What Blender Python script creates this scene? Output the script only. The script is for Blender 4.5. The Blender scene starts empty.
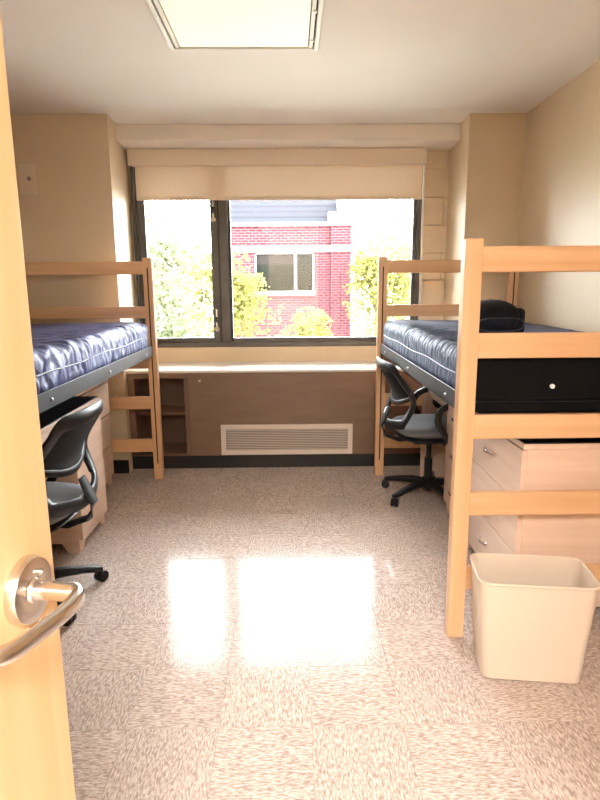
import bpy, bmesh, math, random
from mathutils import Vector, Matrix, noise
random.seed(7)
PI = math.pi
sc = bpy.context.scene
C = sc.collection

# ------------------------------------------------------------------ camera
cd = bpy.data.cameras.new('camera')
cam = bpy.data.objects.new('camera', cd); C.objects.link(cam)
cd.sensor_fit = 'VERTICAL'; cd.sensor_height = 32.0; cd.lens = 580 / 800 * 32.0
cd.clip_start = 0.02; cd.clip_end = 300
RT = Vector((0.99983608, -0.01691527, -0.00645609))
DN = Vector((-0.00959803, -0.19283406, -0.98118444))
FW = Vector((0.01535204, 0.98108557, -0.19296481))
m = Matrix.Identity(4)
for i in range(3):
    m[i][0] = RT[i]; m[i][1] = -DN[i]; m[i][2] = -FW[i]
m[0][3], m[1][3], m[2][3] = 0.0, 0.0, 1.35
cam.matrix_world = m
sc.camera = cam

# ------------------------------------------------------------------ world, exposure
w = bpy.data.worlds.new('sky'); sc.world = w; w.use_nodes = True
bg = w.node_tree.nodes['Background']
bg.inputs[0].default_value = (0.93, 0.96, 1.0, 1); bg.inputs[1].default_value = 36.0
sc.view_settings.view_transform = 'Standard'; sc.view_settings.look = 'None'
sc.view_settings.exposure = 0.22; sc.view_settings.gamma = 1.0
sc.view_settings.use_curve_mapping = False

HALL_FILL_EMIT = 106.0
ROOM_EMIT = 0.38
EXTRA = []

# ------------------------------------------------------------------ helpers
def new_bm(): return bmesh.new()

def add_box(bm, x0, x1, y0, y1, z0, z1, bev=0.0, seg=1):
    r = bmesh.ops.create_cube(bm, size=1.0)
    vs = r['verts']
    bmesh.ops.scale(bm, vec=(x1 - x0, y1 - y0, z1 - z0), verts=vs)
    bmesh.ops.translate(bm, vec=((x0 + x1) / 2, (y0 + y1) / 2, (z0 + z1) / 2), verts=vs)
    if bev > 0:
        es = list({e for v in vs for e in v.link_edges})
        bmesh.ops.bevel(bm, geom=es, offset=bev, segments=seg, affect='EDGES', profile=0.5)
    return bm

def box(x0, x1, y0, y1, z0, z1, bev=0.0, seg=1):
    return add_box(new_bm(), x0, x1, y0, y1, z0, z1, bev, seg)

def frames(pts, closed):
    n = len(pts); T = []
    for i in range(n):
        a = pts[(i - 1) % n] if (closed or i > 0) else pts[i]
        b = pts[(i + 1) % n] if (closed or i < n - 1) else pts[i]
        T.append((b - a).normalized())
    return T

def add_tube(bm, pts, ra, rb=None, seg=8, closed=False, up=None, power=1.0):
    """sweep an ellipse (half sizes ra across, rb along 'up') along pts; radii may be lists"""
    pts = [Vector(p) for p in pts]; n = len(pts)
    if rb is None: rb = ra
    if not isinstance(ra, (list, tuple)): ra = [ra] * n
    if not isinstance(rb, (list, tuple)): rb = [rb] * n
    T = frames(pts, closed)
    up = Vector(up) if up else (Vector((0, 0, 1)) if abs(T[0].z) < .9 else Vector((0, 1, 0)))
    rings = []
    for i in range(n):
        s = T[i].cross(up)
        if s.length < 1e-4: s = T[i].cross(Vector((1, 0, 0)))
        s.normalize(); u = s.cross(T[i]).normalized()
        ring = []
        for k in range(seg):
            a = 2 * PI * (k + .5) / seg
            c, d = math.cos(a), math.sin(a)
            c = math.copysign(abs(c) ** power, c); d = math.copysign(abs(d) ** power, d)
            ring.append(bm.verts.new(pts[i] + s * (ra[i] * c) + u * (rb[i] * d)))
        rings.append(ring)
    m_ = n if closed else n - 1
    for i in range(m_):
        A, B = rings[i], rings[(i + 1) % n]
        for k in range(seg):
            bm.faces.new((A[k], A[(k + 1) % seg], B[(k + 1) % seg], B[k]))
    if not closed:
        bm.faces.new(list(reversed(rings[0]))); bm.faces.new(rings[-1])
    bmesh.ops.recalc_face_normals(bm, faces=bm.faces[:])
    return bm

def add_lathe(bm, prof, seg=24, axis='Z', at=(0, 0, 0)):
    rings = []
    at = Vector(at)
    for r, h in prof:
        ring = []
        for k in range(seg):
            a = 2 * PI * k / seg
            p = (r * math.cos(a), r * math.sin(a), h)
            if axis == 'X': p = (p[2], p[0], p[1])
            if axis == 'Y': p = (p[1], p[2], p[0])
            ring.append(bm.verts.new(at + Vector(p)))
        rings.append(ring)
    for A, B in zip(rings, rings[1:]):
        for k in range(seg):
            bm.faces.new((A[k], A[(k + 1) % seg], B[(k + 1) % seg], B[k]))
    bm.faces.new(list(reversed(rings[0]))); bm.faces.new(rings[-1])
    bmesh.ops.recalc_face_normals(bm, faces=bm.faces[:])
    return bm

def add_prism(bm, poly, axis, a, b):
    """extrude a polygon of 2-D points along an axis from a to b"""
    def P(u, v, t):
        return {'X': (t, u, v), 'Y': (u, t, v), 'Z': (u, v, t)}[axis]
    lo = [bm.verts.new(P(u, v, a)) for u, v in poly]
    hi = [bm.verts.new(P(u, v, b)) for u, v in poly]
    n = len(poly)
    bm.faces.new(lo); bm.faces.new(list(reversed(hi)))
    for i in range(n):
        bm.faces.new((lo[i], hi[i], hi[(i + 1) % n], lo[(i + 1) % n]))
    bmesh.ops.recalc_face_normals(bm, faces=bm.faces[:])
    return bm

def obj(name, bm, mat, parent=None, loc=(0, 0, 0), rot=(0, 0, 0), smooth=False):
    me = bpy.data.meshes.new(name)
    bm.to_mesh(me); bm.free()
    if smooth:
        for p in me.polygons: p.use_smooth = True
        if smooth != 'all':
            try: me.set_sharp_from_angle(angle=math.radians(40))
            except Exception: pass
    me.materials.append(mat)
    o = bpy.data.objects.new(name, me); C.objects.link(o)
    o.location = loc; o.rotation_euler = rot
    if parent: o.parent = parent
    return o

def share(name, me, parent, loc=(0, 0, 0), rot=(0, 0, 0)):
    o = bpy.data.objects.new(name, me); C.objects.link(o)
    o.location = loc; o.rotation_euler = rot; o.parent = parent
    return o

def tag(o, label, cat, group=None):
    o['label'] = label; o['category'] = cat
    if group: o['group'] = group
    return o

def thing(name, label, cat, loc=(0, 0, 0), rz=0.0, group=None):
    o = bpy.data.objects.new(name, None); C.objects.link(o)
    o.empty_display_size = .1
    o.location = loc; o.rotation_euler = (0, 0, rz)
    return tag(o, label, cat, group)

def struct(name, bm, mat, parent=None, label=None):
    o = obj(name, bm, mat, parent)
    o['kind'] = 'structure'
    if label: o['label'] = label
    return o

def copy_tree(o, parent=None):
    c = o.copy(); C.objects.link(c)
    if parent: c.parent = parent
    for ch in list(o.children): copy_tree(ch, c)
    return c

# ------------------------------------------------------------------ materials
def mat(name, col, rough=.5, metal=0.0, spec=.5, coat=0.0, coat_rough=.1):
    M = bpy.data.materials.new(name); M.use_nodes = True
    b = M.node_tree.nodes['Principled BSDF']
    b.inputs['Base Color'].default_value = (*col, 1)
    b.inputs['Roughness'].default_value = rough
    b.inputs['Metallic'].default_value = metal
    b.inputs['Specular IOR Level'].default_value = spec
    b.inputs['Coat Weight'].default_value = coat
    b.inputs['Coat Roughness'].default_value = coat_rough
    return M

def nodes(M): return M.node_tree.nodes, M.node_tree.links, M.node_tree.nodes['Principled BSDF']

def mottled(name, c1, c2, scale=(8, 8, 8), nscale=1.0, detail=3, rough=.5, bump=0.0, bscale=None, rand=False, lo=.35, hi=.65, **kw):
    """two-colour noise with object coordinates, stretched by 'scale'"""
    M = mat(name, c1, rough, **kw); N, L, b = nodes(M)
    tc = N.new('ShaderNodeTexCoord'); mp = N.new('ShaderNodeMapping')
    mp.inputs['Scale'].default_value = scale
    L.new(tc.outputs['Object'], mp.inputs['Vector'])
    if rand:
        oi = N.new('ShaderNodeObjectInfo'); mu = N.new('ShaderNodeVectorMath'); mu.operation = 'SCALE'
        cx = N.new('ShaderNodeCombineXYZ')
        for s in 'XYZ': L.new(oi.outputs['Random'], cx.inputs[s])
        L.new(cx.outputs[0], mu.inputs[0]); mu.inputs['Scale'].default_value = 37.0
        L.new(mu.outputs[0], mp.inputs['Location'])
    n = N.new('ShaderNodeTexNoise'); n.inputs['Scale'].default_value = nscale; n.inputs['Detail'].default_value = detail
    L.new(mp.outputs[0], n.inputs['Vector'])
    r = N.new('ShaderNodeValToRGB')
    r.color_ramp.elements[0].position = lo; r.color_ramp.elements[1].position = hi
    r.color_ramp.elements[0].color = (*c1, 1); r.color_ramp.elements[1].color = (*c2, 1)
    L.new(n.outputs['Fac'], r.inputs['Fac']); L.new(r.outputs['Color'], b.inputs['Base Color'])
    if bump > 0:
        bn = N.new('ShaderNodeTexNoise'); bn.inputs['Scale'].default_value = bscale or 40; bn.inputs['Detail'].default_value = 3
        L.new(tc.outputs['Object'], bn.inputs['Vector'])
        bp = N.new('ShaderNodeBump'); bp.inputs['Strength'].default_value = bump; bp.inputs['Distance'].default_value = .002
        L.new(bn.outputs['Fac'], bp.inputs['Height']); L.new(bp.outputs[0], b.inputs['Normal'])
    return M

def wood(name, c1, c2, axis, rough=.35, **kw):
    s = {'X': (1.2, 26, 26), 'Y': (26, 1.2, 26), 'Z': (26, 26, 1.2)}[axis]
    return mottled(name, c1, c2, scale=s, nscale=1.0, detail=4, rough=rough, rand=True, **kw)

WB1, WB2 = (.66, .385, .20), (.75, .47, .27)
wood_x = wood('bed_wood_along_x', WB1, WB2, 'X')
wood_z = wood('bed_wood_upright', WB1, WB2, 'Z')
lam1, lam2 = (.77, .565, .435), (.83, .625, .495)
lam_y = wood('laminate_along_y', lam1, lam2, 'Y', rough=.22)
lam_z = wood('laminate_upright', lam1, lam2, 'Z', rough=.22)
lam_x = wood('laminate_along_x', lam1, lam2, 'X', rough=.22)
door_m = wood('door_veneer', (.75, .50, .265), (.83, .575, .325), 'Z', rough=.38)
cab_m = mottled('cabinet_brown_laminate', (.175, .10, .062), (.20, .118, .074), scale=(3, 3, 20), rough=.4)
cab_in = mat('cabinet_interior_brown', (.13, .075, .045), .5)
wall_m = mottled('tan_wall_paint', (.70, .56, .385), (.73, .59, .41), scale=(3, 3, 3), rough=.5, bump=.15, bscale=160)
block_m = mottled('painted_block', (.76, .64, .48), (.80, .68, .52), scale=(9, 9, 9), rough=.55, bump=.4, bscale=120, rand=True)
soffit_m = mottled('soffit_paint', (.90, .83, .76), (.92, .85, .78), scale=(3, 3, 3), rough=.6)
ceil_m = mottled('ceiling_paint', (.95, .88, .80), (.96, .90, .82), scale=(2, 2, 2), rough=.7, bump=.15, bscale=120)
counter_m = mottled('counter_laminate', (.86, .80, .73), (.90, .84, .78), scale=(20, 20, 20), rough=.3)
shade_m = mottled('shade_fabric', (.80, .66, .50), (.84, .70, .54), scale=(120, 6, 120), rough=.8)
def add_translucency(M, f):
    N, L, b = nodes(M)
    tr = N.new('ShaderNodeBsdfTranslucent'); mx = N.new('ShaderNodeMixShader'); mx.inputs[0].default_value = f
    L.new(b.inputs['Base Color'].links[0].from_socket, tr.inputs[0])
    L.new(b.outputs[0], mx.inputs[1]); L.new(tr.outputs[0], mx.inputs[2])
    L.new(mx.outputs[0], N['Material Output'].inputs['Surface'])
add_translucency(shade_m, .022)
cass_m = mat('shade_cassette_paint', (.84, .73, .60), .45)
black_base = mat('black_vinyl_base', (.012, .010, .009), .4)
frame_m = mottled('window_bronze_metal', (.085, .08, .072), (.11, .105, .095), scale=(8, 8, 8), rough=.38, metal=.35)
frame_d = mat('window_gasket_black', (.02, .02, .02), .4)
chrome = mat('brushed_nickel', (.68, .66, .64), .22, metal=1.0)
steel = mottled('dark_steel_angle', (.016, .018, .022), (.026, .028, .033), scale=(10, 10, 10), rough=.42, spec=.35)
bolt_m = mat('zinc_bolt', (.55, .57, .6), .35, metal=.8)
plastic = mottled('black_plastic', (.008, .008, .009), (.014, .014, .016), scale=(40, 40, 40), rough=.36, spec=.35)
seatfab = mottled('charcoal_seat_fabric', (.09, .09, .095), (.17, .17, .178), scale=(260, 260, 260), rough=.85)
end_black = mottled('near_black_end', (.002, .0016, .0022), (.0035, .003, .004), scale=(60, 60, 60), rough=.9, spec=.2)
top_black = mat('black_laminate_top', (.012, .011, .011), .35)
bin_m = mottled('beige_plastic', (.70, .585, .47), (.72, .605, .49), scale=(5, 5, 5), rough=.42)
white_m = mat('white_enamel', (.80, .76, .66), .4)
plate_m = mat('plate_cream', (.78, .66, .50), .45)
brass_m = mat('plate_jack_metal', (.25, .2, .14), .35, metal=.8)
grille_m = mat('grille_enamel', (.72, .62, .53), .45)
hole_m = mat('dark_void', (.015, .013, .012), .8)
dots_m = mat('navy_piping', (.16, .19, .30), .5)

def vinyl(name, c1, c2, rough):
    M = mottled(name, c1, c2, scale=(4, 4, 4), rough=rough, spec=.25)
    N, L, b = nodes(M)
    tc = N.new('ShaderNodeTexCoord')
    mp = N.new('ShaderNodeMapping'); mp.inputs['Scale'].default_value = (10, 22, 14); mp.inputs['Rotation'].default_value = (0, 0, .6)
    L.new(tc.outputs['Object'], mp.inputs['Vector'])
    n = N.new('ShaderNodeTexNoise'); n.inputs['Scale'].default_value = 1.2; n.inputs['Detail'].default_value = 5; n.inputs['Distortion'].default_value = 1.0
    L.new(mp.outputs[0], n.inputs['Vector'])
    bp = N.new('ShaderNodeBump'); bp.inputs['Strength'].default_value = .5; bp.inputs['Distance'].default_value = .012
    L.new(n.outputs['Fac'], bp.inputs['Height']); L.new(bp.outputs[0], b.inputs['Normal'])
    return M
navy_l = vinyl('navy_vinyl_sky_tint', (.080, .098, .235), (.11, .13, .29), .46)  # sky reflection put into the base: paler and bluer than the right mattress
navy_r = vinyl('navy_vinyl', (.045, .068, .135), (.065, .09, .175), .5)
navy_bag = mottled('black_navy_cloth', (.006, .007, .013), (.012, .014, .024), scale=(30, 30, 30), rough=.8, bump=.3, bscale=60, spec=.25)

# floor tiles: flecked vinyl with the fleck along the tile's own X axis
def tile_material():
    M = mat('flecked_vinyl_tile', (.6, .5, .42), .13, spec=.075, coat=0.0, coat_rough=.08); N, L, b = nodes(M)
    tc = N.new('ShaderNodeTexCoord'); oi = N.new('ShaderNodeObjectInfo')
    cx = N.new('ShaderNodeCombineXYZ')
    for s in 'XYZ': L.new(oi.outputs['Random'], cx.inputs[s])
    mu = N.new('ShaderNodeVectorMath'); mu.operation = 'SCALE'; mu.inputs['Scale'].default_value = 53.0
    L.new(cx.outputs[0], mu.inputs[0])
    def layer(scale, detail, stops):
        mp = N.new('ShaderNodeMapping'); mp.inputs['Scale'].default_value = scale
        L.new(tc.outputs['Object'], mp.inputs['Vector']); L.new(mu.outputs[0], mp.inputs['Location'])
        n = N.new('ShaderNodeTexNoise'); n.inputs['Scale'].default_value = 1.0; n.inputs['Detail'].default_value = detail
        n.inputs['Distortion'].default_value = .4
        L.new(mp.outputs[0], n.inputs['Vector'])
        r = N.new('ShaderNodeValToRGB'); e = r.color_ramp.elements
        e[0].position, e[0].color = stops[0][0], (*stops[0][1], 1)
        e[1].position, e[1].color = stops[-1][0], (*stops[-1][1], 1)
        for p, c in stops[1:-1]:
            x = e.new(p); x.color = (*c, 1)
        L.new(n.outputs['Fac'], r.inputs['Fac']); return n, r
    n1, r1 = layer((55, 190, 60), 2.0, [(.36, (.345, .26, .22)), (.46, (.475, .38, .33)), (.56, (.56, .465, .41)), (.66, (.66, .57, .52))])
    n2, r2 = layer((2.5, 2.5, 2.5), 2.0, [(.3, (.94, .94, .94)), (.7, (1.04, 1.03, 1.02))])
    mx = N.new('ShaderNodeMix'); mx.data_type = 'RGBA'; mx.blend_type = 'MULTIPLY'; mx.inputs[0].default_value = 1
    L.new(r1.outputs[0], mx.inputs[6]); L.new(r2.outputs[0], mx.inputs[7])
    L.new(mx.outputs[2], b.inputs['Base Color'])
    bn = N.new('ShaderNodeTexNoise'); bn.inputs['Scale'].default_value = 9; bn.inputs['Detail'].default_value = 2
    L.new(tc.outputs['Object'], bn.inputs['Vector'])
    bp = N.new('ShaderNodeBump'); bp.inputs['Strength'].default_value = .06; bp.inputs['Distance'].default_value = .004
    L.new(bn.outputs['Fac'], bp.inputs['Height']); L.new(bp.outputs[0], b.inputs['Normal']); L.new(bp.outputs[0], b.inputs['Coat Normal'])
    return M
tile_m = tile_material()
grout_m = mat('floor_adhesive', (.48, .39, .33), .6)

def emit(name, col, s):
    M = bpy.data.materials.new(name); M.use_nodes = True; N, L, b = nodes(M)
    b.inputs['Base Color'].default_value = (.8, .78, .7, 1)
    b.inputs['Emission Color'].default_value = (*col, 1); b.inputs['Emission Strength'].default_value = s
    return M

def glass_pane():
    M = bpy.data.materials.new('window_glass'); M.use_nodes = True
    N, L = M.node_tree.nodes, M.node_tree.links
    N.remove(N['Principled BSDF']); out = N['Material Output']
    t = N.new('ShaderNodeBsdfTransparent'); t.inputs[0].default_value = (.97, .98, .97, 1)
    g = N.new('ShaderNodeBsdfGlossy'); g.inputs['Roughness'].default_value = .02
    f = N.new('ShaderNodeFresnel'); f.inputs['IOR'].default_value = 1.45
    x = N.new('ShaderNodeMixShader')
    L.new(f.outputs[0], x.inputs[0]); L.new(t.outputs[0], x.inputs[1]); L.new(g.outputs[0], x.inputs[2])
    L.new(x.outputs[0], out.inputs['Surface'])
    return M
glass_m = glass_pane()

# ------------------------------------------------------------------ the room shell
XL, XR = -1.93, 1.585          # side walls
YF, YP, YS, YW = -0.27, 4.13, 4.38, 4.70   # entry wall, pier fronts, soffit front, window wall
ZC = 2.47

floor = struct('floor', box(XL - .1, XR + .1, -2.6, YW + .1, -.12, -.004), grout_m, label='glossy beige flecked vinyl tile floor')
struct('ceiling', box(XL - .1, XR + .1, YF, YW + .25, ZC, ZC + .15), ceil_m, label='cream painted ceiling')
struct('wall_left', box(XL - .15, XL, YF, YW + .25, 0, ZC), wall_m)
struct('wall_right', box(XR, XR + .15, YF, YW + .25, 0, ZC), wall_m)

P = .288
gx, gy = -.235, 1.870
bm = new_bm(); e = P / 2 - .0003
add_box(bm, -e, e, -e, e, -.004, 0.0)
top = [ed for ed in bm.edges if all(v.co.z > -.001 for v in ed.verts)]
bmesh.ops.bevel(bm, geom=top, offset=.0008, segments=1, affect='EDGES')
tile_me = bpy.data.meshes.new('tile'); bm.to_mesh(tile_me); bm.free(); tile_me.materials.append(tile_m)
i0 = math.floor((XL - gx) / P); j0 = math.floor((YF - gy) / P)
for i in range(i0, i0 + 14):
    for j in range(j0, j0 + 19):
        cx, cy = gx + (i + .5) * P, gy + (j + .5) * P
        if cx - P / 2 > XR or cx + P / 2 < XL or cy - P / 2 > 4.26: continue
        q = PI / 2 * ((i + j) % 2) + PI * random.randint(0, 1)
        share('tile', tile_me, floor, (cx, cy, random.uniform(-.0002, .0002)),
              (random.uniform(-.0022, .0022), random.uniform(-.0022, .0022), q))

# piers either side of the window bay (slightly splayed reveals)
bm = add_prism(new_bm(), [(XL, YP), (-1.195, YP), (-1.228, YW + .02), (XL, YW + .02)], 'Z', 0, ZC)
struct('wall_pier_left', bm, wall_m, label='tan painted pier left of the window bay')
bm = add_prism(new_bm(), [(1.207, YP), (XR, YP), (XR, YW + .02), (1.235, YW + .02)], 'Z', 0, ZC)
struct('wall_pier_right', bm, wall_m, label='tan painted pier right of the window bay')
bm = new_bm(); add_box(bm, -1.23, 1.237, YS, YW + .02, 2.362, ZC, .006, 1)
struct('wall_soffit', bm, soffit_m, label='boxed soffit beam above the window')

# window wall: backing slabs round the opening, with painted blocks on its right
WX0, WX1, WZ0, WZ1 = -1.215, 1.046, .868, 2.34
wb = struct('wall_back', box(-2.1, WX0, YW + .02, YW + .25, 0, ZC), wall_m)
struct('wall_back_right', box(WX1, 1.75, YW + .02, YW + .25, 0, ZC), wall_m)
struct('wall_back_below', box(WX0, WX1, YW + .02, YW + .25, 0, WZ0), wall_m)
struct('wall_back_above', box(WX0, WX1, YW + .02, YW + .25, WZ1, ZC), wall_m)
struct('wall_back_sill', box(-1.225, WX1, YW - .005, YW + .02, .70, WZ0), wall_m)
rb = bpy.data.objects['wall_back_right']
for k in range(9):
    z1 = 2.4335 - .2085 * k; z0 = z1 - .2085
    z1 = min(z1, 2.361)
    cuts = [1.047, 1.236] if k % 2 else [1.047, 1.20, 1.236]
    for a, b_ in zip(cuts, cuts[1:]):
        obj('block', box(a + .0015, b_ - .0015, YW, YW + .022, z0 + .003, z1 - .003, .003), block_m, rb)

# baseboards
struct('baseboard_right', box(XR - .008, XR, YF, YP, 0, .10), black_base)
struct('baseboard_left', box(XL, XL + .008, YF, YP, 0, .10), black_base)
struct('trim_1', box(1.215, XR - .008, YP - .008, YP, 0, .10), black_base, label='black vinyl base along the right pier')
struct('trim_2', box(XL + .008, -1.2, YP - .008, YP, 0, .10), black_base, label='black vinyl base along the left pier')

# entry wall with the doorway and the hallway behind it
struct('wall_front', box(XL - .1, -.50, YF - .14, YF, 0, ZC), wall_m)
struct('wall_front_right', box(.52, XR + .1, YF - .14, YF, 0, ZC), wall_m)
struct('wall_front_above', box(-.50, .52, YF - .14, YF, 2.40, ZC), wall_m)
struct('wall_hall_back', box(XL - .1, XR + .1, -2.75, -2.6, 0, ZC), wall_m)
struct('wall_hall_left', box(XL - .25, XL - .1, -2.75, YF, 0, ZC), wall_m)
struct('wall_hall_right', box(XR + .1, XR + .25, -2.75, YF, 0, ZC), wall_m)
struct('ceiling_hall', box(XL - .1, XR + .1, -2.75, YF, ZC, ZC + .15), ceil_m)

# ------------------------------------------------------------------ ceiling light, and an unseen fill light in the hall
def ceiling_light(x0, x1, y0, y1, label, strength, name='ceiling_light'):
    t = thing(name, label, 'light', ((x0 + x1) / 2, (y0 + y1) / 2, ZC))
    hx, hy = (x1 - x0) / 2, (y1 - y0) / 2
    f = .022
    for s in (-1, 1):
        obj('frame_bar', box(s * hx - (f if s > 0 else 0), s * hx + (0 if s > 0 else f), -hy, hy, -.022, -.0003, .003), white_m, t)
        obj('frame_bar', box(-hx + f, hx - f, s * hy - (f if s > 0 else 0), s * hy + (0 if s > 0 else f), -.022, -.0003, .003), white_m, t)
    obj('gap_tray', box(-hx + f, hx - f, -hy + f, hy - f, -.006, -.0003), hole_m, t)
    d = .007
    for s in (-1, 1):
        a = hx - f - d
        obj('lens_rim', box(s * a - (f * .8 if s > 0 else 0), s * a + (0 if s > 0 else f * .8), -hy + f + d, hy - f - d, -.02, -.006, .002), white_m, t)
    obj('diffuser', box(-hx + 2 * f + d, hx - 2 * f - d, -hy + f + d, hy - f - d, -.016, -.006, .002),
        emit(name + '_diffuser', (1.0, .93, .74) if strength < 5 else (1.0, .965, .92), strength), t)
    for k in (-.35, .35, .82):
        obj('latch', box(hx - f - d - .012, hx - f - d + .003, k * hy - .012, k * hy + .012, -.024, -.02), white_m, t)
    return t
ceiling_light(-.556, .146, 1.80, 3.03, 'flat rectangular ceiling light with white frame and pale diffuser', ROOM_EMIT)
ceiling_light(-.60, .60, -1.75, -.95, 'added fill light panel behind the doorway, out of view', HALL_FILL_EMIT, 'hall_fill_light')  # unseen panel added behind the camera to brighten surfaces facing it

# ------------------------------------------------------------------ window
win = bpy.data.objects.new('window_1', None); C.objects.link(win); win['kind'] = 'structure'
win['label'] = 'wide dark bronze metal window with a narrow left sash'
win.location = (0, YW, 0)
def wpart(name, x0, x1, y0, y1, z0, z1, mt=frame_m, bev=.004, par=win):
    return obj(name, box(x0, x1, y0, y1, z0, z1, bev), mt, par)
wpart('frame_stile', WX0, WX0 + .045, .0, .10, WZ0, WZ1)
wpart('frame_stile', WX1 - .045, WX1, .0, .10, WZ0, WZ1)
wpart('frame_rail', WX0 + .045, WX1 - .045, .0, .10, WZ0, WZ0 + .042)
wpart('frame_rail', WX0 + .045, WX1 - .045, .0, .10, WZ1 - .06, WZ1)
wpart('mullion', -.548, -.480, -.012, .10, WZ0 + .042, WZ1 - .06)
wpart('mullion_gasket', -.558, -.548, .0, .07, WZ0 + .042, WZ1 - .06, frame_d, 0)
# operable left sash
sx0, sx1, sz0, sz1 = WX0 + .045, -.558, WZ0 + .042, WZ1 - .06
wpart('sash_stile', sx0, sx0 + .05, .006, .06, sz0, sz1)
wpart('sash_stile', sx1 - .058, sx1, -.004, .06, sz0, sz1)
wpart('sash_rail', sx0 + .05, sx1 - .058, .006, .06, sz0, sz0 + .035)
wpart('sash_rail', sx0 + .05, sx1 - .058, .006, .06, sz1 - .035, sz1)
wpart('pane', sx0 + .05, sx1 - .058, .036, .042, sz0 + .035, sz1 - .035, glass_m, 0)
# fixed right light
fx0, fx1 = -.480, WX1 - .045
wpart('glazing_stop', fx0, fx0 + .018, .02, .07, sz0, sz1, frame_d, .002)
wpart('glazing_stop', fx1 - .03, fx1, .02, .07, sz0, sz1, frame_m, .002)
wpart('glazing_stop', fx0 + .018, fx1 - .03, .02, .07, sz0, sz0 + .03, frame_m, .002)
wpart('glazing_stop', fx0 + .018, fx1 - .03, .02, .07, sz1 - .02, sz1, frame_m, .002)
wpart('pane', fx0 + .018, fx1 - .03, .042, .048, sz0 + .03, sz1 - .02, glass_m, 0)
wpart('sill_shadow_gap', WX0, WX1, -.002, .06, WZ0 - .012, WZ0, frame_d, 0)
# sash latches
for zc, up in ((1.86, 1), (1.02, 1)):
    bm = new_bm()
    add_tube(bm, [(0, 0, 0), (0, -.02, .0), (0, -.026, .03), (0, -.022, .09), (0, -.018, .15)], [.012, .012, .010, .009, .008], [.010, .010, .008, .007, .006], seg=8)
    l = obj('sash_latch', bm, chrome, win, (sx1 - .029, -.006, zc), smooth=True)
    obj('latch_boss', add_lathe(new_bm(), [(.019, -.006), (.019, .004), (.012, .008)], 14, 'Y'), chrome, l, (0, -.004, -.004), (0, 0, PI), smooth=True)

# ------------------------------------------------------------------ roller shade
t = thing('roller_shade', 'tan fabric roller shade with boxy cassette above the window', 'blind', (-.07, YW - .005, 2.02))
obj('cassette', box(-1.135, 1.115, -.085, 0, .225, .34, .006, 2), cass_m, t)
bm = new_bm()     # a single sheet of woven fabric with a faint ripple
R0 = None
for k in range(41):
    x = -1.095 + 2.185 * k / 40
    y_ = -.030 + .0012 * math.sin(k * .9) * math.sin(k * .31)
    R1 = [bm.verts.new((x, y_ * (1 if j else 1), .228 * j / 4)) for j in range(5)]
    if R0:
        for j in range(4): bm.faces.new((R0[j], R1[j], R1[j + 1], R0[j + 1]))
    R0 = R1
obj('fabric', bm, shade_m, t, smooth='all')
obj('hem_bar', box(-1.095, 1.09, -.036, -.024, -.022, .006, .003), shade_m, t)
obj('side_channel', box(1.098, 1.112, -.05, 0, -1.14, .225, .002), white_m, t)
obj('side_channel', box(-1.128, -1.112, -.04, 0, -1.14, .225, .002), frame_m, t)

# ------------------------------------------------------------------ built-in bench with convector grille
YH = 4.215
b = thing('convector_cabinet', 'long brown built-in cabinet under the window with white top and vent grille', 'cabinet', (0, YH, 0))
obj('countertop', box(-1.222, 1.232, -.012, YW - YH - .006, .730, .75, .004), counter_m, b)
obj('front_panel', box(-.755, 1.205, 0, .02, .10, .729, .002), cab_m, b)
obj('top_rail', box(-1.19, -.755, 0, .02, .69, .729, .002), cab_m, b)
obj('toe_kick', box(-1.2, 1.205, .012, .03, .0, .10), black_base, b)
obj('niche_bottom', box(-1.15, -.755, 0, .34, .10, .118, .002), cab_m, b)
obj('side_board', box(-1.2, -1.15, 0, .34, .10, .69, .002), cab_m, b)
obj('side_board', box(-.79, -.757, .021, .34, .118, .69, .002), cab_m, b)
obj('niche_back', box(-1.15, -.79, .33, .34, .118, .69), cab_in, b)
obj('shelf', box(-1.149, -.791, .05, .328, .405, .424, .002), cab_m, b)
obj('keyhole', add_lathe(new_bm(), [(.009, -.004), (.009, .002)], 12, 'Y'), bolt_m, b, (-.67, -.001, .672))
g = obj('vent_grille', box(-.525, .458, -.010, -.001, .108, .338), grille_m, b)
bm = new_bm()
gx0, gx1, gz0, gz1, gf = -.525, .458, .108, .338, .036
obj('grille_frame', add_box(new_bm(), gx0, gx1, -.018, -.010, gz1 - gf, gz1, .003), grille_m, g)
obj('grille_frame', add_box(new_bm(), gx0, gx1, -.018, -.010, gz0, gz0 + gf, .003), grille_m, g)
obj('grille_frame', add_box(new_bm(), gx0, gx0 + gf, -.018, -.010, gz0 + gf, gz1 - gf, .003), grille_m, g)
obj('grille_frame', add_box(new_bm(), gx1 - gf, gx1, -.018, -.010, gz0 + gf, gz1 - gf, .003), grille_m, g)
obj('grille_void', box(gx0 + gf, gx1 - gf, -.0115, -.0102, gz0 + gf, gz1 - gf), mat('grille_void', (.30, .25, .22), .7), g)
ns = 12
for k in range(ns):
    z = gz0 + gf + (gz1 - gz0 - 2 * gf) * (k + .5) / ns
    o = obj('slat', box(gx0 + gf, gx1 - gf, -.004, .004, -.0012, .0012), grille_m, g, (0, -.0145, z), (-.6, 0, 0))

# ------------------------------------------------------------------ wall plate on the left pier
t = thing('wall_plate', 'cream wall plate with round metal jack on the left pier', 'wall plate', (-1.745, YP, 1.955))
obj('cover', box(-.062, .066, -.012, -.0003, 0, .20, .006, 2), plate_m, t)
obj('jack', add_lathe(new_bm(), [(.013, 0), (.013, .006), (.007, .007), (.007, .018)], 16, 'Y'), brass_m, t, (.01, -.012, .11), (0, 0, PI), smooth=True)
for zz in (.02, .18):
    obj('screw', add_lathe(new_bm(), [(.005, 0), (.004, .003)], 10, 'Y'), bolt_m, t, (.0, -.012, zz), (0, 0, PI))

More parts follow.
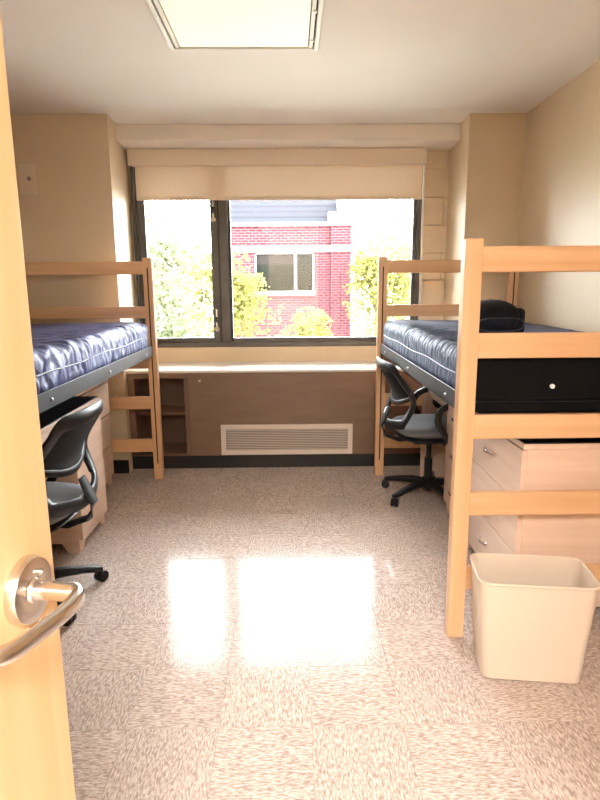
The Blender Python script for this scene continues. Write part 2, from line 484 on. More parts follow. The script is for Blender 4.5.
# ------------------------------------------------------------------ lofted beds
FAR_RAILS = [(1.432, 1.518), (1.140, 1.220), (.797, .887), (.510, .598), (.200, .292)]
RAILS = [(1.392, 1.480), (1.093, 1.182), (.797, .887), (.500, .592), (.200, .292)]
BW, BL, PW, PD, PH = .955, 2.02, .062, .05, 1.505
def make_bed(x0, y0, label, far_groove=True):
    t = thing('loft_bed', label, 'bed', (x0, y0, 0), 0, 'raised wooden beds')
    # each post is one board; a dark strip stands for its shaded slot groove
    for ex, yb in ((0, 0.0), (0, BL - PD), (1, 0.0), (1, BL - PD)):
        xa = 0 if ex == 0 else BW - PW
        p = obj('post', box(xa, xa + PW, yb, yb + PD, 0, PH if yb == 0 else PH + .035, .004, 2), wood_z, t)
        yi = yb + PD if yb == 0 else yb
        s = 1 if yb == 0 else -1
        obj('slot_strip', box(xa + PW / 2 - .004, xa + PW / 2 + .004, min(yi, yi + s * .0015), max(yi, yi + s * .0015), .12, PH - .03), hole_m, p)
    for yb in (0.0, BL - PD):
        for z0, z1 in (RAILS if yb == 0 else FAR_RAILS):
            yc = yb + (.006 if yb == 0 else PD - .034)
            obj('end_rail', box(PW - .001, BW - PW + .001, yc, yc + .028, z0, z1, .005, 2), wood_x, t)
    # steel angle side rails with bolts, end angles and deck
    for s, xs in ((1, PW * .35), (-1, BW - PW * .35)):
        r = obj('side_rail', box(min(xs, xs + s * .005), max(xs, xs + s * .005), PD, BL - PD, .888, .958, .001), steel, t)
        obj('rail_flange', box(min(xs, xs + s * .035), max(xs, xs + s * .035), PD, BL - PD, .888, .893), steel, r)
        for k in range(3):
            yk = PD + .20 + k * .75
            obj('bolt', add_lathe(new_bm(), [(.008, 0), (.008, .004), (.004, .007)], 10, 'X'), bolt_m, r, (xs - (.0 if s > 0 else 0), yk, .918), (0, 0, PI if s > 0 else 0), smooth=True)
    for yc in (PD + .002, BL - PD - .007):
        obj('end_angle', box(.03, BW - .03, yc, yc + .005, .888, .925), end_black, t)
    obj('deck', box(.045, BW - .045, PD + .01, BL - PD - .01, .918, .926), steel, t)
    return t
bed_r = make_bed(.600, 2.030, 'raised wooden bed on the right, behind the beige waste bin')
bed_l = make_bed(-1.873, 2.000, 'raised wooden bed on the left, beside the open door')

# ------------------------------------------------------------------ mattresses
def mattress(name, label, x0, y0, W, Ln, z0, Hh, material, side, amp, seed, pleat):
    """soft box with rounded edges, folds in the cover; side = +1/-1 is the room side (x)"""
    t = thing(name, label, 'mattress', (x0 + W / 2, y0 + Ln / 2, z0), 0, 'navy mattresses')
    nx, ny, nz = 64, 210, 18
    bm = new_bm(); V = {}
    def P(i, j, k):
        key = (i, j, k)
        if key not in V:
            V[key] = bm.verts.new(((i / nx - .5) * W, (j / ny - .5) * Ln, k / nz * Hh))
        return V[key]
    for i in range(nx):
        for j in range(ny):
            bm.faces.new((P(i, j, nz), P(i + 1, j, nz), P(i + 1, j + 1, nz), P(i, j + 1, nz)))
            bm.faces.new((P(i, j, 0), P(i, j + 1, 0), P(i + 1, j + 1, 0), P(i + 1, j, 0)))
    for j in range(ny):
        for k in range(nz):
            bm.faces.new((P(0, j, k), P(0, j, k + 1), P(0, j + 1, k + 1), P(0, j + 1, k)))
            bm.faces.new((P(nx, j, k), P(nx, j + 1, k), P(nx, j + 1, k + 1), P(nx, j, k + 1)))
    for i in range(nx):
        for k in range(nz):
            bm.faces.new((P(i, 0, k), P(i + 1, 0, k), P(i + 1, 0, k + 1), P(i, 0, k + 1)))
            bm.faces.new((P(i, ny, k), P(i, ny, k + 1), P(i + 1, ny, k + 1), P(i + 1, ny, k)))
    R = .05
    off = Vector((seed * 3.1, seed * 1.7, seed * .9))
    for v in bm.verts:
        c = v.co.copy()
        q = Vector((max(-W / 2 + R, min(W / 2 - R, c.x)), max(-Ln / 2 + R, min(Ln / 2 - R, c.y)), max(R, min(Hh - R, c.z))))
        d = c - q
        n = d.normalized() if d.length > 1e-6 else Vector((0, 0, 1))
        if d.length > 1e-6:
            # pull the box corner onto the rounded corner
            m_ = max(abs(d.x), abs(d.y), abs(d.z))
            c = q + n * m_
        if c.z > .012:
            wr = noise.noise(Vector((c.x * 2.0, c.y * 1.5, c.z * 2)) * 1.6 + off) * .6
            # folds: ridged bands running slantwise over the top and down the room side
            u = c.y * 7.5 + side * c.x * 3.4 - c.z * 6 + wr * 2.2
            f1 = 1 - abs(noise.noise(Vector((u, side * c.x * 1.3 + c.z * 1.5, 3.3)) + off)) * 2.2
            u2 = c.y * 21 - side * c.x * 9 + c.z * 13 + wr * 4
            f2 = 1 - abs(noise.noise(Vector((u2, c.x * 2.2 + c.z * 3, 8.1)) + off)) * 2.2
            edge = min(1.0, .5 + max(0.0, side * c.x / (W / 2)) ** 2)
            a = amp * edge * (max(f1, -.5) * .55 + max(f2, -.5) * .45)
            if pleat:
                e_ = side * c.x / (W / 2)
                band = math.exp(-((e_ - .80) / .22) ** 2) * (1 if c.z > Hh * .6 else .25)
                a += .0045 * band * math.sin(2 * PI * (c.y + .05 * wr + .10 * e_) / .042)
            c += n * (a - amp * .4)
            c.z = max(c.z, .002)
        v.co = c
    body = obj('cover', bm, material, t, smooth='all')
    # seam piping along the room side and the ends
    hh = Hh * .5; ins = .003
    pts = []
    X = side * (W / 2 - ins)
    for k in range(60):
        yy = -Ln / 2 + .06 + (Ln - .12) * k / 59
        pts.append((X + side * .008, yy, hh + .004 * math.sin(yy * 9 + seed)))
    obj('piping', add_tube(new_bm(), pts, .0035, seg=6), dots_m, t, smooth='all')
    return t, body
mt, body = mattress('mattress', 'dark navy mattress with pleated cover on the right bed', .632, 2.100, .885, 1.87, .9275, .190, navy_r, -1, .007, 5.0, True)
obj('end_panel', box(-.40, .40, -.948, -.936, .004, .165, .003), end_black, mt)['label'] = 'near-black sheet on the mattress end'  # near-black sheet laid over the near end of the navy mattress
obj('vent_grommet', add_lathe(new_bm(), [(.0085, -.004), (.0085, .004), (.005, .0055)], 16, 'Y'), mat('white_grommet', (.85, .85, .85), .4), mt, (-.115, -.952, .055), (0, 0, PI), smooth=True)['label'] = 'small white round vent'
mattress('mattress', 'wrinkled sky-tinted navy mattress on the left bed', -1.838, 2.070, .885, 1.87, .9275, .190, navy_l, 1, .017, 2.0, False)

# ------------------------------------------------------------------ dark folded bag on the right bed
t = thing('folded_bag', 'black padded bag with piped edge lying on the right mattress', 'bag', (.965, 2.72, 1.117), .05)
def pillow(sx, sy, sz, n=2.6, N=26, sag=0.0):
    bm = new_bm(); bmesh.ops.create_uvsphere(bm, u_segments=N, v_segments=16, radius=1)
    for v in bm.verts:
        x, y, z = v.co
        f = (abs(x) ** n + abs(y) ** n + abs(z) ** n) ** (-1 / n)
        x, y, z = x * f, y * f, z * f
        z *= 1 - sag * abs(x) ** 2
        v.co = (x * sx, y * sy, z * sz + .004 * noise.noise(Vector((x * 3, y * 3, z * 3))))
    return bm
obj('body', pillow(.115, .13, .078, 3.0, sag=.25), navy_bag, t, (-.02, .03, .086), smooth='all')
obj('flap', box(.04, .125, -.04, .10, .004, .125, .02, 3), navy_bag, t, smooth=True)
pp = []
for k in range(28):
    a = 2 * PI * k / 28
    c_, s_ = math.cos(a), math.sin(a)
    pp.append((-.02 + .108 * math.copysign(abs(c_) ** .6, c_), -.098, .055 + .030 * math.copysign(abs(s_) ** .7, s_)))
obj('piping', add_tube(new_bm(), pp, .003, seg=6, closed=True, up=(0, 1, 0)), mat('bag_piping', (.05, .055, .075), .6), t, smooth='all')

# ------------------------------------------------------------------ case furniture
def pull(parent, loc, face):
    """arched chrome pull; face = +1 when the front looks to +X, -1 to -X; bows along Y"""
    pts = []
    for k in range(11):
        a = PI * k / 10
        pts.append((face * (.004 + .020 * math.sin(a) ** .8), -.038 * math.cos(a), 0))
    return obj('pull', add_tube(new_bm(), pts, [.0035] * 11, [.007] * 11, seg=8), chrome, parent, loc, smooth=True)

def chest(name, label, cat, x_front, depth, y0, y1, face, z_top=.75, n=3, group=None):
    """drawer chest whose front faces +X (face=1) or -X (face=-1); origin on the floor at its centre"""
    xc = x_front - face * depth / 2; yc = (y0 + y1) / 2
    t = thing(name, label, cat, (xc, yc, 0), 0, group)
    hw = (y1 - y0) / 2; hd = depth / 2
    fx = face * hd
    body(t, hw, hd, face, z_top, n)
    return t

def body(t, hw, hd, face, z_top, n, top=True, pulls=True):
    zt = z_top - .026
    for s in (-1, 1):
        # side panels with a cut-out foot
        ya, yb = (s * hw, s * (hw - .018)); y0_, y1_ = min(ya, yb), max(ya, yb)
        xf, xb = face * (hd - .02), -face * hd
        poly = [(xf, 0), (xf, zt), (xb, zt), (xb, 0), (xb + face * .06, 0), (xb + face * .09, .05), (xf - face * .09, .05), (xf - face * .06, 0)]
        obj('side_panel', add_prism(new_bm(), poly, 'Y', y0_, y1_), lam_x, t)
    xb = -face * hd
    obj('back_panel', box(min(xb, xb + face * .012), max(xb, xb + face * .012), -hw + .018, hw - .018, .06, zt), lam_z, t)
    xf = face * (hd - .02)
    # plinth with bracket feet
    poly = [(-hw + .018, .0), (-hw + .018, .065), (hw - .018, .065), (hw - .018, 0), (hw - .06, 0), (hw - .085, .035), (-hw + .085, .035), (-hw + .06, 0)]
    obj('plinth', add_prism(new_bm(), poly, 'X', min(xf, xf - face * .018), max(xf, xf - face * .018)), lam_y, t)
    xi = face * (hd - .022)
    obj('carcass_shadow', box(min(xi, xi - face * .012), max(xi, xi - face * .012), -hw + .018, hw - .018, .065, zt), hole_m, t)
    zb = .068; hgt = (zt - .004 - zb) / n
    for k in range(n):
        z0 = zb + k * hgt
        xa, xo = face * (hd - .02), face * hd
        d = obj('drawer' if n > 1 else 'cabinet_door', box(min(xa, xo), max(xa, xo), -hw + .003, hw - .003, z0 + .003, z0 + hgt - .003), lam_y, t)
        if pulls: pull(d, (face * hd, 0, z0 + hgt * .52), face)
    if top:
        obj('top_slab', box(-hd, hd, -hw - .008, hw + .008, zt, z_top - .003, .002), lam_y, t)
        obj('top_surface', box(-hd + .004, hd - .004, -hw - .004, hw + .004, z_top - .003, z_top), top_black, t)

chest('dresser', 'light wood dresser with chrome pulls under the right bed behind the bin', 'dresser', .895, .58, 2.15, 2.87, -1, .75, 3, 'light wood dressers under the beds')
chest('dresser', 'light wood dresser under the far end of the left bed', 'dresser', -1.245, .58, 3.265, 3.915, 1, .75, 3, 'light wood dressers under the beds')

def desk(label, x_front, depth, y0, y1, face, ped_side, ped_w, n=3):
    """writing desk: pedestal of drawers on one end (ped_side +1 far, -1 near), end panel, drawer apron"""
    xc = x_front - face * depth / 2; yc = (y0 + y1) / 2
    t = thing('desk', label, 'desk', (xc, yc, 0), 0, 'light wood desks under the beds')
    hw, hd, zt = (y1 - y0) / 2, depth / 2, .724
    obj('desk_top', box(-hd, hd, -hw, hw, zt, .747, .002), lam_y, t)
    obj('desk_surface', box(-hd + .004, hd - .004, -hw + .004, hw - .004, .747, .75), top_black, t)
    # end panel
    ya = -ped_side * hw; yb = ya + ped_side * .02
    obj('end_panel', box(-hd, hd, min(ya, yb), max(ya, yb), 0, zt, .001), lam_x, t)
    # pedestal
    pc = ped_side * (hw - ped_w / 2)
    n0 = len(C.objects)
    before = set(t.children)
    body(t, ped_w / 2, hd, face, .75, n, top=False, pulls=n > 1)
    for ch in t.children:
        if ch not in before: ch.location.y += pc
    # apron drawer over the kneehole
    a, b_ = sorted((ya + ped_side * .022, ped_side * (hw - ped_w) - ped_side * .002))
    xo, xi = face * (hd - .004), face * (hd - .024)
    obj('apron_drawer', box(min(xo, xi), max(xo, xi), a, b_, .622, .722, .002), lam_y, t)
    xb = -face * hd
    obj('modesty_panel', box(min(xb, xb + face * .015), max(xb, xb + face * .015), a, b_, .30, zt), lam_y, t)
    obj('foot_rail', box(min(xb, xb + face * .02), max(xb, xb + face * .02), a, b_, .04, .14), lam_y, t)
    return t
desk('light wood desk under the left bed with dark top beside the mesh chair', -1.08, .60, 2.09, 3.225, 1, 1, .41, n=1)
desk('light wood desk under the right bed with a task chair pushed in', .92, .58, 2.93, 3.98, -1, -1, .40)

# ------------------------------------------------------------------ task chairs (face local +Y)
def make_chair(label, loc, rz, leg_rot, drop=0.0):
    t = thing('task_chair', label, 'chair', loc, rz, 'black task chairs')
    # star base
    hub = obj('base_hub', add_lathe(new_bm(), [(.045, .055), (.05, .07), (.05, .115), (.034, .13)], 20), plastic, t, smooth=True)
    for k in range(5):
        a = leg_rot + 2 * PI * k / 5
        c_, s_ = math.cos(a), math.sin(a)
        bm = new_bm()
        add_tube(bm, [(r * c_, r * s_, z) for r, z in ((.03, .098), (.12, .097), (.22, .083), (.275, .07), (.305, .066))],
                 [.030, .027, .023, .022, .017], [.024, .022, .017, .015, .011], seg=10, power=.75)
        obj('base_leg', bm, plastic, t, smooth=True)
        ca = obj('caster', add_tube(new_bm(), [(.29 * c_, .29 * s_, .074), (.29 * c_, .29 * s_, .048)], .009, seg=8), plastic, t)
        pc, ps = math.cos(a + .5), math.sin(a + .5)
        for sgn in (-1, 1):
            bm = new_bm(); add_lathe(bm, [(.016, -.009), (.027, -.007), (.027, .007), (.016, .009)], 18, 'Y')
            w_ = obj('wheel', bm, plastic, ca, (.29 * c_ - ps * .013 * sgn + pc * .012, .29 * s_ + pc * .013 * sgn + ps * .012, .0275), (0, 0, a + .5), smooth=True)
    obj('gas_column', add_lathe(new_bm(), [(.026, .125), (.026, .26), (.017, .262), (.017, .39)], 18), plastic, t, smooth=True)
    obj('tilt_mechanism', box(-.09, .09, -.12, .11, .372, .408, .012, 2), plastic, t, smooth=True)
    # seat: pan and waterfall cushion
    def seat_shape(zlo, zhi, sc_, wf):
        bm = new_bm(); bmesh.ops.create_uvsphere(bm, u_segments=36, v_segments=18, radius=1)
        for v in bm.verts:
            x, y, z = v.co; n = 3.2
            h = math.hypot(x, y)
            f = (abs(x) ** n + abs(y) ** n + abs(z) ** 2.4) ** (-1 / n) if (abs(x) + abs(y) + abs(z)) > 0 else 1
            x, y, z = x * f, y * f, max(-1, min(1, z * f))
            zz = (zlo + zhi) / 2 + z * (zhi - zlo) / 2
            if wf: zz += -.028 * max(0, y) ** 3 + .012 * x * x - .006 * (1 - h)
            v.co = (x * .245 * sc_, y * .235 * sc_ + .01, zz)
        return bm
    obj('seat_pan', seat_shape(.405, .44, .97, False), plastic, t, smooth='all')
    obj('seat_cushion', seat_shape(.425, .508, 1.03, True), seatfab, t, smooth='all')
    # backrest
    def prof(z):
        s = (z - .52) / (.885 - .52)
        lum = math.exp(-((s - .42) / .33) ** 2)
        return -.285 + .055 * lum - .055 * max(0, s - .45) ** 1.3 * 1.8 - .005
    def half(z):
        s = (z - .52) / (.885 - .52)
        return .160 + .085 * math.sin(PI * min(1, .18 + s * .74)) ** .8
    zs0, zs1 = .505, .872
    def wrap(x): return .045 * (abs(x) / .22) ** 2
    ring = []
    def add(x, z): ring.append((x, prof(z) + wrap(x), z))
    M_ = 14
    for k in range(M_ + 1): add(half(zs0 + .03 + (zs1 - zs0 - .08) * k / M_), zs0 + .03 + (zs1 - zs0 - .08) * k / M_)
    hx = half(zs1 - .05)
    for k in range(1, 6):
        a = PI / 2 * k / 6; add(hx - .05 + .05 * math.cos(a), zs1 - .05 + .05 * math.sin(a))
    for k in range(1, 8): add((hx - .05) * (1 - k / 4), zs1 + .006 * math.sin(PI * k / 8))
    for k in range(1, 6):
        a = PI / 2 + PI / 2 * k / 6; add(-hx + .05 + .05 * math.cos(a), zs1 - .05 + .05 * math.sin(a))
    for k in range(M_ + 1): add(-half(zs1 - .05 - (zs1 - zs0 - .08) * k / M_), zs1 - .05 - (zs1 - zs0 - .08) * k / M_)
    hb = half(zs0 + .03)
    for k in range(1, 10): add(-hb + 2 * hb * k / 10, zs0 + .03 - .03 * math.sin(PI * k / 10))
    obj('back_frame', add_tube(new_bm(), ring, .030, .014, seg=10, closed=True, up=(0, 1, 0), power=.8), plastic, t, smooth=True)
    # mesh panel over the upper part
    bm = new_bm(); nx_, nz_ = 14, 14; G = []
    za, zb = .685, zs1 - .006
    for j in range(nz_ + 1):
        z = za + (zb - za) * j / nz_
        hw = half(z) if z < zs1 - .05 else (hx - .05 + math.sqrt(max(0, .05 ** 2 - (z - zs1 + .05) ** 2)))
        row = []
        for i in range(nx_ + 1):
            x = hw * (2 * i / nx_ - 1)
            zz = z - (.05 * (1 - (x / .2) ** 2) * (1 - j / nz_))
            row.append((x, prof(zz) + wrap(x), zz))
        G.append(row)
    for layer in (-.002, .002):
        vs = [[bm.verts.new((x, y + layer, z)) for x, y, z in row] for row in G]
        for j in range(nz_):
            for i in range(nx_):
                q = (vs[j][i], vs[j][i + 1], vs[j + 1][i + 1], vs[j + 1][i])
                bm.faces.new(q if layer < 0 else tuple(reversed(q)))
    obj('back_mesh', bm, mesh_m, t, smooth='all')
    # lower bar of the mesh
    low = [(x, y, z) for x, y, z in G[0]]
    obj('lumbar_bar', add_tube(new_bm(), low, .016, .008, seg=8, up=(0, 1, 0)), plastic, t, smooth=True)
    # spine from under the seat to the back frame
    obj('back_spine', add_tube(new_bm(), [(0, -.08, .392), (0, -.20, .388), (0, -.285, .42), (0, -.312, .49), (0, prof(.53) - .016, .53), (0, prof(.60) - .014, .60)],
                               [.035, .035, .034, .034, .04, .03], [.012, .012, .012, .011, .010, .008], seg=10, power=.8, up=(0, -.5, 1)), plastic, t, smooth=True)
    # scroll armrests
    for s in (-1, 1):
        X = s * .262
        arm = [(s * .16, .05, .405), (s * .23, .05, .405), (X + s * .012, .04, .43), (X + s * .015, -.005, .50), (X + s * .01, -.035, .565), (X, -.015, .625), (X, .04, .655),
               (X, .12, .662), (X, .18, .64), (X, .205, .595), (X, .185, .555), (X, .145, .545), (X, .115, .565), (X, .12, .595)]
        obj('armrest', add_tube(new_bm(), smooth_path(arm, 4), .020, .011, seg=10, power=.8, up=(s, 0, .02)), plastic, t, smooth=True)
    for ch in t.children:
        if drop and ch.name.split('.')[0] not in ('base_hub', 'base_leg', 'caster'): ch.location.z -= drop
    return t

def smooth_path(pts, n):
    pts = [Vector(p) for p in pts]; out = []
    for i in range(len(pts) - 1):
        p0 = pts[max(i - 1, 0)]; p1 = pts[i]; p2 = pts[i + 1]; p3 = pts[min(i + 2, len(pts) - 1)]
        for k in range(n):
            u = k / n
            out.append(.5 * ((2 * p1) + (p2 - p0) * u + (2 * p0 - 5 * p1 + 4 * p2 - p3) * u * u + (3 * p1 - p0 - 3 * p2 + p3) * u ** 3))
    out.append(pts[-1]); return out

def mesh_fabric():
    M = mottled('black_back_mesh', (.004, .004, .005), (.009, .009, .010), scale=(320, 320, 320), rough=.75, spec=.25)
    return M
mesh_m = mesh_fabric()
make_chair('black task chair with grey seat tucked under the right bed', (.880, 3.575, 0), -PI / 2 + .06, math.radians(143) + PI / 2 - .06)
ch_rot = math.radians(87)
make_chair('black mesh-back task chair under the left bed, half hidden by the door', (-1.15, 2.36, 0), ch_rot, math.radians(31) - ch_rot, .032)

# ------------------------------------------------------------------ waste bin
def rrect(hx, hy, r, n=6):
    out = []
    for (sx, sy, a0) in ((1, 1, 0), (-1, 1, PI / 2), (-1, -1, PI), (1, -1, 1.5 * PI)):
        for k in range(n + 1):
            a = a0 + PI / 2 * k / n
            out.append((sx * (hx - r) + r * math.cos(a), sy * (hy - r) + r * math.sin(a)))
    return out
t = thing('waste_bin', 'beige plastic rectangular waste bin on the floor by the bed post', 'bin', (.834, 1.856, 0), math.radians(-7.5))
def loft(levels):
    bm = new_bm(); rings = []
    for hx, hy, r, z in levels:
        rings.append([bm.verts.new((x, y, z)) for x, y in rrect(hx, hy, r)])
    for A, B in zip(rings, rings[1:]):
        n = len(A)
        for k in range(n): bm.faces.new((A[k], A[(k + 1) % n], B[(k + 1) % n], B[k]))
    bm.faces.new(list(reversed(rings[0]))); bm.faces.new(rings[-1])
    return bm
obj('bin_shell', loft([(.160, .084, .03, 0), (.168, .092, .032, .006), (.195, .112, .04, .362), (.195, .112, .04, .372),
                       (.190, .107, .036, .372), (.189, .106, .036, .36), (.164, .088, .03, .008)]), bin_m, t, smooth=True)
bm = new_bm()
add_tube(bm, [(x, y, .370) for x, y in rrect(.1955, .1125, .04, 8)], .0045, .0055, seg=8, closed=True)
obj('rim', bm, bin_m, t, smooth='all')

# ------------------------------------------------------------------ open door with lever handle
th = math.radians(8)
door = bpy.data.objects.new('door_1', None); C.objects.link(door); door['kind'] = 'structure'
door['label'] = 'pale wood veneer door standing open on the left'
# local axes: +Y from hinge to latch edge, +X out of the face that looks into the room
door.location = (-.308 - math.sin(th) * .92, .700 - math.cos(th) * .92, 0)
door.rotation_euler = (0, 0, -th)
obj('door_leaf', box(-.045, 0, 0, .92, .012, 2.09, .003, 2), door_m, door)
for zz in (.25, 1.05, 1.85):
    obj('hinge', add_lathe(new_bm(), [(.007, -.05), (.007, .05)], 12), chrome, door, (.004, -.004, zz), smooth=True)
h = bpy.data.objects.new('door_handle', None); C.objects.link(h); h.parent = door; h.location = (0, .92 - .066, 1.0)
obj('rose', add_lathe(new_bm(), [(.0405, .0002), (.0405, .006), (.038, .0125), (.034, .0135), (.016, .0135), (.0145, .017)], 48, 'X'), chrome, h, smooth=True)
obj('neck', add_lathe(new_bm(), [(.0115, .013), (.0105, .050), (.0105, .062)], 24, 'X'), chrome, h, smooth=True)
lev = smooth_path([(.034, .002, 0), (.054, .004, 0), (.067, -.002, .000), (.074, -.020, .002), (.076, -.055, .005), (.072, -.095, .008), (.066, -.125, .009), (.050, -.142, .009), (.030, -.147, .009)], 5)
nl = len(lev)
obj('lever', add_tube(new_bm(), lev, [.0085 - .002 * min(1, i / nl * 1.3) for i in range(nl)], [.0105 - .0015 * i / nl for i in range(nl)], seg=14, power=.65), chrome, h, smooth=True)
obj('set_pin', add_lathe(new_bm(), [(.004, 0), (.004, .006)], 10, 'X'), chrome, h, (.0135, .012, .018), smooth=True)
# steel door frame in the entry wall
for n_, (a, b_, c_, d_) in enumerate(((-.50, -.452, 0, 2.40), (.475, .52, 0, 2.40), (-.452, .475, 2.355, 2.40))):
    struct('trim_%d' % (n_ + 3), box(a, b_, YF - .16, YF + .015, c_, d_, .003), mat('door_frame_paint_%d' % n_, (.35, .28, .2), .4), label='painted steel door frame member at the entry')

# ------------------------------------------------------------------ outside
GZ = -3.0
ground_m = mottled('pale_paving', (.46, .44, .39), (.54, .52, .46), scale=(.8, .8, .8), rough=.9)
struct('ground_outside', box(-40, 40, 5.2, 80, GZ - .2, GZ), ground_m, label='pale paved ground outside the window')

def brick_mat():
    M = mat('red_brick', (.3, .07, .08), .9, spec=.08); N, L, b_ = nodes(M)
    tc = N.new('ShaderNodeTexCoord'); mp = N.new('ShaderNodeMapping')
    mp.inputs['Rotation'].default_value = (PI / 2, 0, 0)
    L.new(tc.outputs['Object'], mp.inputs['Vector'])
    br = N.new('ShaderNodeTexBrick')
    br.inputs['Color1'].default_value = (.034, .0072, .009, 1); br.inputs['Color2'].default_value = (.052, .012, .015, 1)
    br.inputs['Mortar'].default_value = (.085, .048, .052, 1)
    br.inputs['Scale'].default_value = 1.0; br.inputs['Mortar Size'].default_value = .011
    br.inputs['Brick Width'].default_value = .24; br.inputs['Row Height'].default_value = .085
    L.new(mp.outputs[0], br.inputs['Vector']); L.new(br.outputs['Color'], b_.inputs['Base Color'])
    return M
brick_m = brick_mat()
stone_m = mat('white_stone_band', (.12, .11, .11), .8, spec=.1)
def roof_mat():
    M = mat('pale_metal_roof', (.019, .0195, .024), .8, spec=.05); return M
roof_m = roof_mat()
glass_dark = mat('far_window_glass', (.005, .006, .0045), .2, spec=.06)
curtain = mat('far_window_blind', (.014, .012, .011), .8, spec=.05)

bl = thing('brick_building', 'red brick building with white stone bands seen through the window', 'building', (-4.0, 20.0, GZ))
def bp(name, x0, x1, y0, y1, z0, z1, mt_, par=bl, bev=0.0):
    return obj(name, box(x0 + 4, x1 + 4, y0 - 20, y1 - 20, z0 - GZ, z1 - GZ, bev), mt_, par)
wall_z = 3.30
# main wall built round its window
wx0, wx1, wz0, wz1 = -1.18, .82, 1.14, 2.46
bp('brick_wall', -2.45, wx0, 20, 20.4, GZ, 2.46, brick_m)
bp('brick_wall', wx1, 1.38, 20, 20.4, GZ, 2.46, brick_m)
bp('brick_wall', wx0, wx1, 20, 20.4, GZ, wz0, brick_m)
bp('brick_wall', -2.45, 1.38, 20, 20.4, 2.66, wall_z, brick_m)
bp('stone_band', -2.5, 1.38, 19.94, 20.4, 2.46, 2.66, stone_m)
bp('corner_pier', 1.38, 2.05, 19.8, 26, GZ, 2.46, brick_m)
bp('corner_pier', 1.38, 2.05, 19.8, 26, 2.66, 3.30, brick_m)
bp('stone_band', 1.36, 2.08, 19.74, 26, 2.46, 2.66, stone_m)
bp('coping', -2.5, 1.40, 19.9, 20.5, 3.30, 3.42, stone_m)
bp('coping', 1.36, 2.08, 19.74, 26, 3.30, 3.42, stone_m)
bp('roof_parapet', 1.30, 2.0, 19.95, 24, 3.42, 3.76, stone_m)
bp('roof_parapet', 1.66, 2.0, 19.95, 24, 3.76, 4.35, stone_m)
# roof of standing seams
pr_ = obj('roof', add_prism(new_bm(), [(.35, 3.42 - GZ), (4.0, 6.2 - GZ), (4.4, 6.2 - GZ), (4.4, 3.42 - GZ)], 'X', 1.55, 5.72), roof_m, bl)
for k in range(9):
    yy = .40 + k * .28; zz = 3.42 + (yy - .35) / 3.65 * 2.78 - GZ
    obj('roof_course', box(1.55, 5.68, yy - .03, yy + .01, zz - .02, zz + .035), mat('roof_course_%d' % k, (.029, .029, .034), .8, spec=.05) if k == 0 else bpy.data.materials['roof_course_0'], pr_)
# window of the far building
w_ = bp('window_frame', wx0, wx0 + .06, 19.97, 20.1, wz0, wz1, stone_m)
bp('window_frame', wx1 - .06, wx1, 19.97, 20.1, wz0, wz1, stone_m)
bp('window_frame', wx0, wx1, 19.97, 20.1, wz1 - .06, wz1, stone_m)
bp('window_sill', wx0 - .05, wx1 + .05, 19.9, 20.1, wz0 - .1, wz0 + .05, stone_m)
bp('window_mullion', .14, .24, 19.97, 20.1, wz0, wz1, stone_m)
bp('window_pane', wx0 + .06, .14, 20.06, 20.07, wz0 + .05, wz1 - .06, glass_dark)
bp('window_pane', .24, wx1 - .06, 20.06, 20.07, wz0 + .05, wz1 - .06, glass_dark)
bp('window_blind', wx0 + .06, .14, 20.04, 20.055, wz1 - .40, wz1 - .06, curtain)

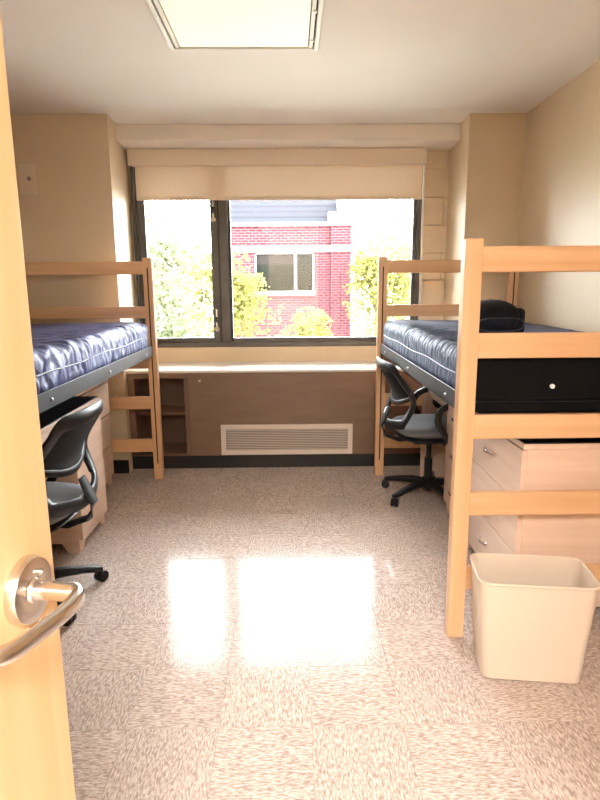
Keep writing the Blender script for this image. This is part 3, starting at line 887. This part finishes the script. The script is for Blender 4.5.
def leaf_mat(name, c1, c2):
    M = mottled(name, c1, c2, scale=(3, 3, 3), rough=.8, spec=.1)
    N, L, b = nodes(M)
    tr = N.new('ShaderNodeBsdfTranslucent'); mx = N.new('ShaderNodeMixShader'); mx.inputs[0].default_value = .5
    L.new(b.inputs['Base Color'].links[0].from_socket, tr.inputs[0])
    L.new(b.outputs[0], mx.inputs[1]); L.new(tr.outputs[0], mx.inputs[2])
    L.new(mx.outputs[0], N['Material Output'].inputs['Surface'])
    return M
bark_m = mottled('bark', (.035, .028, .025), (.055, .045, .04), scale=(10, 10, 2), rough=.9)
def tree(name, label, x, y, z_base, blobs, nleaf, leaf, material, trunk_top, seed, twigs=0):
    rnd = random.Random(seed)
    t = thing(name, label, 'tree' if 'tree' in name else 'shrub', (x, y, z_base))
    obj('trunk', add_tube(new_bm(), [(0, 0, 0), (.05, 0, trunk_top * .5), (0, .05, trunk_top)], [.14, .10, .05], seg=8), bark_m, t, smooth=True)
    if twigs:
        bm = new_bm()
        for k in range(twigs):
            a = rnd.uniform(0, 2 * PI); r = rnd.uniform(.3, 1.5); zt = trunk_top + rnd.uniform(-.2, 1.9)
            p0 = Vector((0, 0, trunk_top * rnd.uniform(.55, 1)))
            p2 = Vector((r * math.cos(a), r * math.sin(a), zt))
            p1 = (p0 + p2) / 2 + Vector((rnd.uniform(-.2, .2), rnd.uniform(-.2, .2), rnd.uniform(.0, .3)))
            add_tube(bm, [p0, p1, p2], [.03, .018, .006], seg=4)
        obj('branches', bm, bark_m, t)
    sprays = [Vector((rnd.uniform(-1, 1), rnd.uniform(-1, 1), rnd.uniform(-1, 1.1))) for _ in range(26)]
    vs, fs = [], []
    for k in range(nleaf):
        bx, by, bz, rx, ry, rz = rnd.choice(blobs)
        d = Vector((rnd.gauss(0, .48), rnd.gauss(0, .48), rnd.gauss(0, .48)))
        if rnd.random() < .5:      # clumps round a handful of sprays
            q = sprays[rnd.randrange(len(sprays))]
            d = q + Vector((rnd.gauss(0, .16), rnd.gauss(0, .16), rnd.gauss(0, .16)))
        if d.length > 1.25: d *= 1.25 / d.length
        c = Vector((bx + d.x * rx, by + d.y * ry, bz + d.z * rz))
        u = Vector((rnd.gauss(0, 1), rnd.gauss(0, 1), rnd.gauss(0, 1))).normalized()
        v = u.cross(Vector((rnd.gauss(0, 1), rnd.gauss(0, 1), rnd.gauss(0, 1)))).normalized()
        s = leaf * rnd.uniform(.6, 1.3); i = len(vs)
        vs += [c - u * s, c + v * s * .5, c + u * s, c - v * s * .5]; fs.append((i, i + 1, i + 2, i + 3))
    me = bpy.data.meshes.new('foliage'); me.from_pydata([tuple(p) for p in vs], [], fs); me.materials.append(material)
    o = bpy.data.objects.new('foliage', me); C.objects.link(o); o.parent = t; o['kind'] = 'stuff'
    return t
lf_y = leaf_mat('leaf_yellow_green', (.125, .125, .03), (.155, .15, .05))
lf_g = leaf_mat('leaf_green', (.10, .12, .05), (.13, .145, .075))
lf_p = leaf_mat('leaf_pale', (.095, .115, .055), (.135, .15, .085))
lf_t = leaf_mat('leaf_mauve', (.07, .055, .055), (.09, .075, .072))
tree('leafy_tree', 'pale green leafy tree filling the narrow left window sash', -2.85, 11.5, GZ,
     [(0, 0, 4.4, 1.2, 1.0, 1.3), (.3, .3, 3.2, 1.1, 1.0, 1.0), (-.6, 0, 5.1, .8, .8, .9), (.5, 0, 3.9, .8, .8, .8), (-.8, .2, 3.6, 1.0, .9, 1.0), (-.3, .1, 2.5, 1.2, .9, .8)], 9000, .07, lf_p, 4.0, 11)
tree('leafy_tree', 'pale green tree farther back in the left sash', -5.6, 22.0, GZ,
     [(0, 0, 5.6, 1.6, 1.2, 1.2), (.5, 0, 4.2, 1.8, 1.2, 1.4), (1.2, 0, 5.0, 1.2, 1.0, 1.2), (.2, 0, 3.0, 2.0, 1.2, 1.0)], 5500, .11, lf_p, 4.4, 17)
tree('leafy_tree', 'yellow green tree in front of the brick wall beside the mullion', -1.75, 16.0, GZ,
     [(0, 0, 4.6, .8, .7, .7), (.2, 0, 3.7, 1.1, .8, .8), (-.3, 0, 3.0, 1.2, .9, .9), (.4, 0, 4.1, .7, .6, .6), (-.6, 0, 4.4, .7, .7, .9)], 4200, .085, lf_y, 3.8, 12)
tree('leafy_shrub', 'small yellow green treetop low in front of the brick corner', .46, 13.2, GZ,
     [(0, 0, 3.42, .42, .4, .36), (-.15, 0, 2.95, .6, .5, .5), (.2, 0, 2.85, .6, .5, .42)], 1700, .07, lf_y, 2.8, 13)
tree('leafy_tree', 'yellow green tree right of the brick building', 2.95, 18.3, GZ,
     [(0, 0, 4.9, .85, .8, .75), (-.35, 0, 4.1, .8, .8, .9), (.25, 0, 3.4, 1.0, .9, .9), (-.5, 0, 4.8, .45, .5, .6), (.45, 0, 4.3, .8, .8, .8)], 4600, .085, lf_y, 4.2, 14)
tree('bare_tree', 'thin twiggy mauve tree behind the yellow green tree', 4.5, 31.0, GZ,
     [(0, 0, 5.9, 1.2, 1.0, .9), (.4, 0, 5.2, 1.4, 1.0, 1.0)], 900, .06, lf_t, 4.6, 15, twigs=46)
tree('leafy_tree', 'pale green tree at the right edge of the window view', 5.7, 25.5, GZ,
     [(0, 0, 6.4, 1.3, 1.0, 1.0), (-.4, 0, 5.3, 1.5, 1.1, 1.1), (.2, 0, 4.2, 1.8, 1.2, 1.2)], 3600, .10, lf_g, 5.0, 16)
